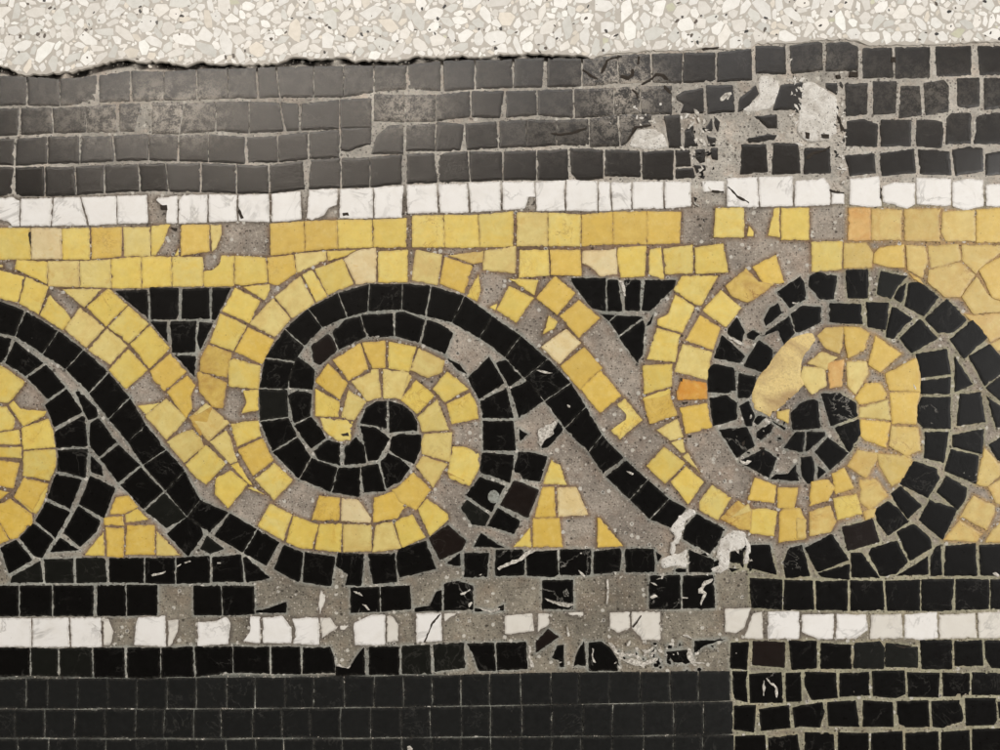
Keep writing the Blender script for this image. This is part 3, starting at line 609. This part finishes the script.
thing('yellow_band', 'yellow ring around the outside of the middle black spiral', 'mosaic scroll', GS, 'y', '''
@200,370 155,270,290,255,303,330,185,383 | o 190,400,310,343,365,450,265,527 | 275,545,370,467,462,550,370,650 | 215,105,290,100,290,200,208,215,235,160 
@200,250 145,560,170,545,300,580,290,695,145,680 | o 240,388,368,450,310,570,175,508 | p 248,368,365,242,450,345,372,433 | p 375,235,500,132,570,265,460,340 | 512,125,560,102,635,230,580,260 | 575,95,710,47,765,170,640,225 | P 722,45,790,5,878,-10,878,160,780,170| 892,10,1038,0,1035,160,892,160 
@400,250 p 80,0,208,25,185,175,60,150 | o 225,35,360,80,320,215,200,167 | 335,230,390,122,400,200,385,255 | 450,285,485,268,475,300| 545,145,690,150,670,225 | 485,298,545,182,668,240,580,363 
@200,500 290,130,350,20,458,75,415,202 | 432,210,467,82,590,125,560,243,500,238 | 575,245,600,122,708,120,703,260 | p 717,260,717,125,855,125,855,255 | p 862,260,880,130,960,112,1005,240 | 975,115,1010,92,1060,75,1125,185,1010,238 | o 560,100,597,-20,698,-10,693,100 | P 707,105,710,-10,790,0,855,90,850,115 | o 867,112,872,-10,1000,-52,1030,40,985,90
@400,500 92,45,135,-5,235,70,240,95,150,180 
@400,370 240,510,265,385,330,390,395,420,390,500,345,578,250,540 | d 245,512,320,548,318,556,242,520
@400,370 235,170,350,115,382,180,390,243,260,270 | 165,95,235,10,340,95,225,160 
''')
thing('yellow_spiral', 'middle yellow spiral curling inside the black scroll to a single blunt stone', 'mosaic scroll', GS, 'y', '''
@200,250 o 665,550,800,467,838,595,742,653 | o 812,465,925,455,925,588,862,590 | 945,460,1080,485,1045,608,943,590 
@400,250 p 50,600,95,492,222,555,208,610,140,638 | p -145,663,-112,598,-145,600
@400,370 o 0,580,65,515,152,600,78,700,0,660,-40,600 | 5,150,80,52,170,130,85,218 | p 88,238,185,147,243,300,112,308 | p 107,368,122,322,260,312,250,460,112,420 | p 80,480,115,432,238,470,165,588 | 25,690,60,660
@200,250 p 757,657,890,597,905,735,835,755| p 915,597,1043,615,1010,745,918,740 
@400,370 p 10,-5,58,35,5,130,-55,90
@200,370 o 577,58,640,-30,735,65,698,148 | 577,95,695,160,690,233,577,230 | p 707,235,742,102,830,160,770,248 | 602,240,768,255,750,350,690,355,620,300
@200,370 X 705,320,740,312,745,330,715,330
''')
thing('yellow_band', 'yellow band beside the tail of the middle scroll, stones alternating with bare mortar', 'mosaic scroll', GS, 'o', '''
@400,250 682,240,775,132,875,215,785,323 | 800,330,895,252,998,340,895,438| P 707,485,830,397,905,465,797,570| y 715,420,745,330,785,360,770,390 | 805,580,920,487,1010,590,900,698 
@600,370 -98,92,5,5,105,130,0,213,-20,190 | y 85,175,125,145,210,250,100,345,55,300,130,250,135,215 | y 235,480,320,387,425,465,325,568 | y 355,560,430,482,518,560,440,670 | y 500,660,560,577,655,640,590,750,500,700 | p 415,435,440,415,500,515 | p 285,300,385,247,415,335,352,352| p 357,365,415,347,425,410,405,412 
@600,500 d 600,95,690,5,760,50,755,150,700,145 | y 758,50,830,45,885,60,870,180,750,165
''')
thing('yellow_band', 'yellow band left of the right-hand spiral, with one strong orange stone', 'mosaic scroll', GS, 'y', '''
@600,250 370,200,410,132,590,130,505,275,475,270 | 375,225,470,285,435,360,410,413,290,375,290,345,345,320| 235,545,285,392,400,425,375,558 | 515,303,605,202,705,290,630,383 | d 630,180,730,92,790,160,860,170,835,200,740,260,660,230 | o 765,85,880,25,920,160,830,182 | o 428,450,500,327,600,390,565,498 | p 375,608,415,472,560,512,535,650 | 215,580,360,570,358,680,220,720 | 222,738,345,692,350,715,300,738,215,750
@600,370 o 217,140,340,102,385,225,250,268 | O 385,110,410,45,530,65,535,145,390,150 | o 400,190,535,167,560,285,430,318| o 740,650,775,540,880,580,870,665 | o 890,590,990,590,970,690,890,690 
@600,500 o 900,65,920,45,1000,42,1025,100,1025,195,895,212 | p 640,95,740,20,760,55,745,60
@600,370 X 402,40,412,40,412,58,403,56 | X 410,160,440,158,438,168,412,170 | X 440,325,460,325,455,338,442,336
''')
thing('yellow_spiral', 'right-hand yellow spiral of crowded dull stones round the broken black core', 'mosaic scroll', GS, 'q', '''
@800,250 90,430,130,392,215,387,208,480,195,515,130,488 | o 220,387,300,392,345,420,318,500,240,538 | o 345,570,378,432,505,520,400,608 | p 110,512,185,538,130,598,40,565 | A 135,565,218,550,208,678,150,688 | p 235,562,330,562,338,620,280,718,240,678 | p 20,585,122,592,130,678,60,718,0,640 | o 430,620,580,542,598,620,600,708,450,700 | o 280,740,330,670,400,670,430,720,420,745,300,770
@800,370 p 300,190,438,150,452,250,300,235 | o 452,115,600,112,582,180,580,268,462,268 | o 305,250,450,265,430,388,330,350,308,330 | q 460,282,588,292,600,400,530,428,450,380 | q 240,480,290,402,398,420,370,468,330,538 | q 390,422,545,430,560,460,500,558,460,578,400,480 | o 60,562,140,552,170,590,140,650,50,678 | o 162,522,220,492,268,588,180,618 | q 300,552,380,550,438,630,350,698,305,660 | y 170,645,280,622,308,718,190,748| q 50,712,150,682,178,758,150,808,50,828 | q 320,710,380,690,370,735,330,748
@600,370 q 890,210,945,200,940,265,890,238 
@800,500 q -15,92,30,100,30,188,-15,190
''', grow=1.25)
thing('yellow_band', 'yellow stones outside the right-hand spiral at the right photo edge', 'mosaic scroll', GS, 'q', '''
@800,370 885,568,922,392,1000,480,1000,520,940,580 | 945,588,1040,520,1040,690,980,660
@800,500 800,90,868,-18,970,30,970,62,930,150,810,82 | 720,200,800,105,908,170,880,210 | 960,160,1040,70,1040,210,930,210 
@800,370 990,470,1040,470,1040,505,1005,508
''', grow=1.2)
GYT = 'yellow triangles below the scrolls'
thing('yellow_triangle', 'yellow triangle of tesserae at lower left, under the left black wave', 'mosaic motif', GYT, 'o', '''
@0,500 552,70,580,-10,640,-20,688,35,610,70 | 522,90,610,82,618,128,522,125 | y 627,75,685,47,740,98,630,113 | y 425,275,515,162,520,278 | 527,138,618,142,615,285,535,280 | 637,128,770,128,773,273,627,273 | p 782,157,900,275,784,275
''')
thing('yellow_triangle', 'yellow triangle right of the middle scroll, with a mortar gap near its corner', 'mosaic motif', GYT, 'o', '''
@400,370 y 717,568,757,450,800,480,833,573 | 675,735,712,590,770,587,778,733 | P 787,592,880,587,940,723,792,733 
@400,500 y 567,235,650,140,655,235 | 665,92,795,92,813,235,665,235 | 987,92,1000,92,1115,230,988,235
''')
GL = 'dark courses below the scrolls'
thing('tile_course', 'broken black course right under the yellow triangles, crossed by white calcite veins', 'tile course', GL, 'K', '''
R @0,500 215,297,225,415,6 G; 372,292,375,415,14 G; 535,290,540,412,20,14; 722,290,722,415; 878,290,878,420,8 V; @200,500 52,280,52,415,9
@200,500 60,287,205,272,218,410,62,410 | 215,290,230,285,350,390,232,413 
@400,500 322,267,445,265,435,385,320,385 | V 480,250,610,248,625,275,620,375,478,380 | 628,255,785,252,793,370,770,385,635,380 | V 802,247,955,247,950,375,800,375 | 970,257,1100,242,1108,265,1098,355,970,370 
@600,500 128,245,268,245,272,360,130,362 | 445,250,570,300,558,362,447,362 | 380,345,430,345,430,362,380,360 | 280,260,310,280,290,310 | 570,310,595,300,598,335,570,345
@800,500 480,380,640,280,642,372 | 655,285,680,235,705,225,713,375,655,380 | 730,230,880,217,888,380,722,380 | 897,225,1040,220,1040,380,905,375
@400,500 N 485,340,530,315,590,295,625,262,650,250,680,254,645,272,610,302,540,330,495,352 | N 890,348,915,365,928,382,918,388,900,368 | N 875,305,885,310,882,325,872,318 | N 895,262,915,262,905,274 | N 392,375,410,368,405,378
@0,500 N 755,374,790,366,830,354,825,364,790,376,760,382 | N 882,330,905,318,905,324,884,338 | N 920,312,950,302,955,308,925,318
@200,500 N 85,312,105,312,103,319,86,319
@800,500 N 960,365,980,360,1000,378,985,388
''')
thing('tile_course', 'gappy black course resting on the lower white line, several stones replaced by mortar', 'tile course', GL, 'K', '''
R @0,500 -60,430,-60,580; 95,430,95,580,8; 262,428,262,580,8; 475,428,475,580,20; 630,425,632,580,7; 790,425,788,580,6
R @0,500 965,430,968,575,6; @200,500 105,430,112,577,8; 272,432,275,570,5
@200,500 280,552,330,545,430,510,430,565,280,565 
R @200,500 750,440,752,565,4 V; 900,435,903,560,7; @400,500 52,428,60,545,8
@400,500 75,540,150,530,180,460,208,450,208,555,75,560 | V 220,420,290,405,365,430,365,550,220,552 | 375,540,470,562,518,520,518,555,375,558 | V 712,402,865,400,865,548,710,545
@600,500 V 250,380,400,375,405,545,247,545 | V 417,380,565,375,575,540,415,542
R @600,500 748,390,757,538,4; 917,400,914,550,12,7; @800,500 72,405,78,550,14,12; 245,402,245,555,14; 422,405,432,555,14,10; 605,398,605,555,8; 775,395,770,552,8,20; 950,398,950,545,9; 1100,395,1100,550
@400,500 N 378,532,420,545,455,555,500,540,500,548,458,565,415,553 | N 722,490,760,502,800,518,885,520,840,538,795,528,755,512 | N 750,500,775,512,765,520 | N 300,468,350,445,352,452,305,476 | N 340,520,358,508,362,516,345,540
@200,500 N 765,455,800,462,815,482,795,474 | N 808,520,832,525,850,552,838,550
@600,500 N 250,410,275,415,290,430,270,425 | N 248,485,275,470,290,482,260,495 | N 290,372,322,365,315,395,280,398,312,385 | N 490,465,520,405,565,392,565,402,528,415,510,450,535,465,505,530,500,515,518,470 | N 410,485,440,488,438,493,410,492
''')
thing('tile_course', 'lower single line of white tesserae below the scrolls, badly broken in the middle', 'tile course', 'white lines', 'W', '''
R @0,500 -60,590,-60,737; 158,592,158,735,8; 345,590,352,735,10; 506,590,511,735,8
@0,500 w 515,600,540,595,565,660,550,725,518,725 | 690,590,825,580,828,735,670,725,680,620 | w 840,605,890,600,885,660,850,730,840,730
@200,500 -10,610,60,610,130,585,150,620,140,720,-12,730 | 250,585,300,585,300,715,215,705,250,660 | 312,590,410,580,455,640,455,715,315,715 | 460,595,590,590,595,725,465,720,480,650 | w 600,590,650,590,685,640,610,690 | w 700,630,740,630,720,650,702,648 | 770,615,860,575,925,575,925,725,775,725 | w 935,580,965,585,990,620,990,705,935,710 | w 592,520,605,450,625,500,600,575
@400,500 80,570,205,565,210,705,82,715 | w 220,570,285,565,225,608 | w 525,580,660,568,670,655,525,670 | w 690,570,745,570,745,620,690,660 | w 840,565,915,560,915,580,850,575 | N 835,625,850,680,838,685
@600,500 w 50,565,150,560,150,640,90,665,50,640 | w 160,560,300,560,302,700,210,700,160,640 | w 625,545,755,540,720,640,680,665,625,660 | w 765,570,810,560,815,695,720,690 | 840,560,995,558,995,695,840,695 
@800,500 10,575,170,570,165,695,90,695,10,660 | 185,570,330,575,340,650,280,695,180,695 | w 355,575,505,570,515,690,350,695 | 525,575,685,560,690,690,600,700,525,690 | w 695,575,875,565,885,690,700,695 | w 890,565,1040,560,1040,690,895,690
@400,500 X 118,710,160,610,200,568,204,572,166,615,126,712
@600,500 X 160,635,205,575,208,580,168,638 | N 30,400,42,395,45,450,38,520,30,520,36,450
''')
thing('tile_course', 'black course just below the lower white line, shattered right of the middle', 'tile course', GL, 'K', '''
R @0,600 -60,240,-60,385; 150,240,152,377,8 G; 292,245,295,380,10 G; 462,240,466,387,10; 628,240,631,390,16; 803,240,803,387; 968,235,975,385,8,10; @200,600 163,233,165,364,7; 351,235,353,370,12; 504,235,508,372,9
@200,600 514,238,650,235,670,290,675,365,512,370 | 680,330,740,350,790,270,820,235,825,375,680,380 | 845,235,995,235,995,375,845,375 
@400,600 G 10,230,150,225,155,370,10,370 | G 165,225,320,215,325,340,175,360 | 335,220,470,215,480,355,395,355,370,280 | 482,215,630,210,638,345,487,352 | B 680,265,680,210,740,145,795,185 | 785,230,820,225,820,335,800,335,795,300,760,290 | 870,330,880,280,920,205,930,330 | V 945,215,1010,210,1050,240,1090,300,1090,355,945,355 
@600,600 265,215,285,215,280,240 | 330,260,435,250,465,300,430,320,370,310 | 475,205,630,195,520,230,470,275 | 655,215,745,210,735,350,652,340 | B 765,205,925,210,925,340,762,325 | 945,205,1085,205,1085,340,960,350 | 270,320,295,315,292,335,272,335
@800,600 105,215,255,225,258,345,105,345 | G 270,215,400,205,425,240,420,345,268,340 | G 430,215,590,235,590,340,428,335| 600,200,760,200,762,345,610,345| 775,205,910,200,918,330,775,330| 925,205,1040,205,1040,345,960,340,930,290
@200,600 N 682,315,740,340,755,325,750,345,735,352,684,328
@400,600 N 960,240,970,245,965,285,980,315,965,310,958,275 | N 640,225,655,230,652,285,670,340,650,335,640,280
@600,600 N 40,212,60,215,85,262,130,275,180,270,180,280,100,285,70,262 | N 110,300,160,292,215,312,290,285,290,300,215,335,150,320 | N 225,255,250,245,255,252,222,285,215,280 | N 440,240,455,245,470,310,530,318,460,322,435,290
@800,600 X 470,225,520,235,560,228,518,242
''')
def machine(label, segs, ytop, ybot, extra):
    """machine-cut course: joint positions with straight edges, then hand-cut stones to the right"""
    def yl(t, x):
        for (x0, y0), (x1, y1) in zip(t, t[1:]):
            if x0 <= x <= x1: return y0+(y1-y0)*(x-x0)/(x1-x0)
        return t[-1][1]
    xs = [-18.0]
    for ox, l in segs: xs += [ox+v/5 for v in l]
    d = "R @0,0 " + "; ".join("%.1f,%.1f,%.1f,%.1f,%.1f" % (x*5+random.uniform(-3, 3), yl(ytop, x)*5+random.uniform(-2, 2), x*5+random.uniform(-3, 3), yl(ybot, x)*5+random.uniform(-2, 2), random.choice((4, 5, 6, 8))) for x in xs)
    d += "\n" + extra
    thing('tile_course', label, 'tile course', 'bottom courses of regular black tiles', 'M', d, rough=.2, rnd=.8, bevel=.3, tilt=.009)
machine('uppermost of the three regular charcoal courses at the bottom', [(0, (130, 240, 390, 538, 683, 835, 983)), (200, (130, 277, 425, 568, 722, 870)), (400, (17, 160, 303, 450, 605, 755, 895)), (600, (48, 202, 350, 495, 652))],
 [(-60, 680), (200, 678.5), (400, 677), (560, 673), (600, 672.5), (735, 671.5)], [(-60, 708.5), (200, 708.3), (400, 706.5), (600, 703.5), (735, 700.5)], '''
@600,600 K 663,357,738,357,730,400,740,513,665,495 | V 747,372,908,362,915,515,752,515 | K 930,367,1005,362,1008,505,932,510
@800,600 K 25,360,180,365,190,490,60,500,25,430 | K 200,367,348,360,353,480,200,485 | K 362,357,523,354,528,470,480,490,367,480 | K 537,362,698,365,693,488,542,485 | K 714,364,848,367,850,480,714,486 | K 862,362,1040,367,1040,475,862,475
@600,600 N 818,400,822,405,820,480,815,478 | N 832,388,880,430,888,440,885,490,880,488,880,442,830,395''')
machine('middle one of the three regular charcoal courses at the bottom', [(0, (75, 222, 372, 525, 680, 820, 968)), (200, (105, 262, 410, 550, 706, 855)), (400, (5, 152, 310, 454, 607, 760, 912)), (600, (62, 215, 370, 517, 665))],
 [(-60, 710.3), (200, 710), (400, 708.3), (600, 705), (735, 702)], [(-60, 737), (200, 738), (400, 737.3), (600, 735.5), (735, 734)], '''
@600,600 K 672,530,780,527,770,663,670,648 | K 795,547,945,527,953,640,805,655 | K 965,540,1010,527,1112,512,1124,560,1100,638,1000,632,975,640
@800,600 K 138,512,278,502,298,635,145,630 | K 317,502,463,512,468,635,315,635 | K 485,507,640,502,648,635,485,638 | K 657,507,798,502,818,590,810,608,720,640,665,635 | K 827,492,980,492,985,600,970,625,832,630 | K 990,510,1040,510,1040,600,998,590''')
machine('third and lowest regular charcoal course, running along the bottom edge of the photo', [(0, (90, 240, 382, 530, 680, 830, 980)), (200, (130, 275, 420, 565, 712, 860)), (400, (10, 158, 305, 455, 605, 762, 905)), (600, (65, 218, 370, 515, 672))],
 [(-60, 739.3), (200, 740.3), (400, 739), (600, 737), (735, 735.5)], [(-60, 770), (735, 768)], '''
@600,600 K 677,682,825,677,830,760,828,850,680,850 | K 842,692,988,672,1000,760,1000,850,840,850 
@800,600 K 25,662,170,662,178,850,25,850| K 190,662,343,667,345,850,190,850| K 357,667,513,657,520,850,355,850| K 530,667,693,657,695,850,530,850| K 707,662,848,652,855,850,705,850| K 864,647,1040,642,1040,850,862,850
@400,600 N 35,732,50,728,65,745,50,760,38,752''')

def stone_patch_mat():
    m = NT("stained_cream_stone"); m.own = m.pos
    c = m.mix(m.noise(90, 4, 0.6), lin((224, 204, 140)), lin((216, 184, 112)))
    c = m.mix(m.ramp(m.noise(55, 5, 0.6, dist=1.0), 0.48, 0.66, 0, 0.7), c, lin((150, 116, 74)))
    c = m.mix(m.ramp(m.noise(800, 5, 0.8), 0.5, 0.66, 0, 0.5), c, lin((150, 120, 84)))
    return m.out(c, 0.5, m.bump(m.noise(300, 6, 0.75), 0.0008, 0.6))
MAT['S'] = stone_patch_mat()
def plug_mat():
    m = NT("grey_mortar_plug")
    c = m.mix(m.ramp(m.noise(900, 5, 0.8), 0.4, 0.6), lin((160, 162, 154)), lin((118, 118, 110)))
    return m.out(c, 0.8, m.bump(m.noise(900, 6, 0.8), 0.0006, 0.7), 0.3)
MAT['Z'] = plug_mat()
# plaster mends and the round plug
GP = 'old repairs in the mosaic'
def patch(label, data, top=.12, m='L', name='plaster_patch', rough=1.0, rnd=3.0):
    for mm, q in parse(data, m):
        o = stone(name, q, mm, None, Vector((0, 0, 0)), top=top, thick=6, rough=rough, rnd=rnd, bevel=1.0, tilt=.001)
        o['label'] = label; o['category'] = 'plaster patch'; o['group'] = GP
patch('largest white pitted plaster patch, among dark stones at upper right', '@800,0 10,412,60,405,125,440,185,480,195,560,182,620,190,660,150,700,70,710,20,700,-15,660,-5,560,5,480')
patch('white plaster patch between broken dark stones, left of and above the largest patch', '@600,0 800,378,850,375,895,408,898,470,860,540,750,562,705,550,740,525,795,478,788,425')
patch('pale rounded plaster patch set inside the cracked dark tile of the third course', '@600,120 150,135,145,118,180,50,262,40,320,70,342,135,260,150')
patch('smooth cream stone-coloured patch inside the top left of the right-hand spiral', '@600,370 755,120,775,60,800,20,880,-85,935,-150,1000,-180,1065,-190,1082,-150,1015,-60,1005,20,1030,70,960,140,890,200,850,240,810,215,770,200', m='S', name='stone_patch', rough=.8)
patch('white plaster smear left of the last whole black stone of the middle tail', '@600,500 365,115,420,62,470,45,482,68,430,100,405,190,362,278,348,262,378,180,345,150', top=.5, rough=2.2)
patch('hooked white plaster smear right of the last whole black stone of the middle tail', '@600,500 585,250,600,195,640,168,690,150,730,165,740,240,690,250,645,262,650,300,642,350,565,363,548,345,592,330', top=.5, rough=2.2)
patch('narrow vertical plaster smear beside a tall black stone under the right-hand spiral', '@600,500 718,170,735,195,757,232,740,322,716,322,728,240', top=.5, rough=1.6)
patch('blotchy plaster smear on the mortar left of the small black wedge under the scrolls', '@600,500 300,300,345,280,400,270,438,240,436,342,370,330,310,345', top=.2, rough=2.4)
def disc(cx, cy, r): return ",".join("%.1f,%.1f" % (cx+r*math.cos(t*math.pi/6), cy+r*math.sin(t*math.pi/6)*1.12) for t in range(12))
patch('round grey mortar plug set into a black stone of the middle scroll', '@400,370 ' + disc(468, 634, 34), top=.5, m='Z', name='mortar_plug', rough=.4, rnd=.5)

FR = random.Random(5)
def crushed(label, cx, cy, sx, sy, count, mats, r0, r1):
    """one heap of crushed bits pressed into the mortar"""
    polys = []
    for _ in range(count):
        x, y = FR.gauss(cx, sx), FR.gauss(cy, sy); rr = FR.uniform(r0, r1); el = FR.uniform(1, 3); an = FR.uniform(0, 3.14); n = FR.choice((3, 4, 5))
        q = []
        for i in range(n):
            t = 2*math.pi*(i+FR.uniform(0, .5))/n; a, b = rr*el*math.cos(t), rr*math.sin(t)
            q.append((x+a*math.cos(an)-b*math.sin(an), y+a*math.sin(an)+b*math.cos(an)))
        polys.append((FR.choice(mats), q))
    e = bpy.data.objects.new("crushed_fragments", None); col.objects.link(e); loc = Vector((X(cx), Y(cy), 0)); e.location = loc
    e['label'] = label; e['category'] = 'stone fragments'; e['group'] = 'crushed bits pressed into the mortar'
    for m, q in polys:
        stone('fragment', q, m, e, loc, top=FR.uniform(-.1, .25), thick=3, rough=.5, rnd=.3, bevel=.15)
crushed('white and black splinters between shattered dark stones, above the upper white line', 702, 150, 9, 22, 60, 'NNNCLK', .7, 2.2)
crushed('pale crumbs in the crushed corner at the left of the upper plaster patches', 660, 112, 22, 8, 34, 'NLC', .6, 1.8)
crushed('thin band of crumbs between the largest plaster patch and the loose dark stones', 842, 130, 3, 28, 46, 'LNC', .6, 1.9)
crushed('splinters round the hooked plaster smear below the right-hand spiral', 722, 548, 16, 12, 40, 'NKL', .6, 2.2)
crushed('black and white splinters in the shattered course under the lower white line', 660, 655, 34, 7, 54, 'NKKN', .6, 2.3)
crushed('crumbs among the broken core stones of the right-hand spiral', 765, 425, 14, 16, 30, 'NKX', .6, 1.8)
crushed('crumbs along the left rim of the largest plaster patch', 797, 100, 4, 18, 40, 'LLNC', .7, 2.0)
build_mortar()
def sub_floor():
    b = 1.5; z = -12*S
    me = bpy.data.meshes.new("floor_screed"); me.from_pydata([(-b, -b, z), (b, -b, z), (b, b, z), (-b, b, z)], [], [(0, 1, 2, 3)]); me.materials.append(MORTAR)
    me.attributes.new("tone", 'FLOAT_COLOR', 'POINT').data.foreach_set("color", [*lin((170, 160, 146)), 1]*4)
    o = bpy.data.objects.new("floor_screed", me); col.objects.link(o); o["kind"] = "structure"; o["label"] = "sandy floor screed carrying the mosaic"
sub_floor()
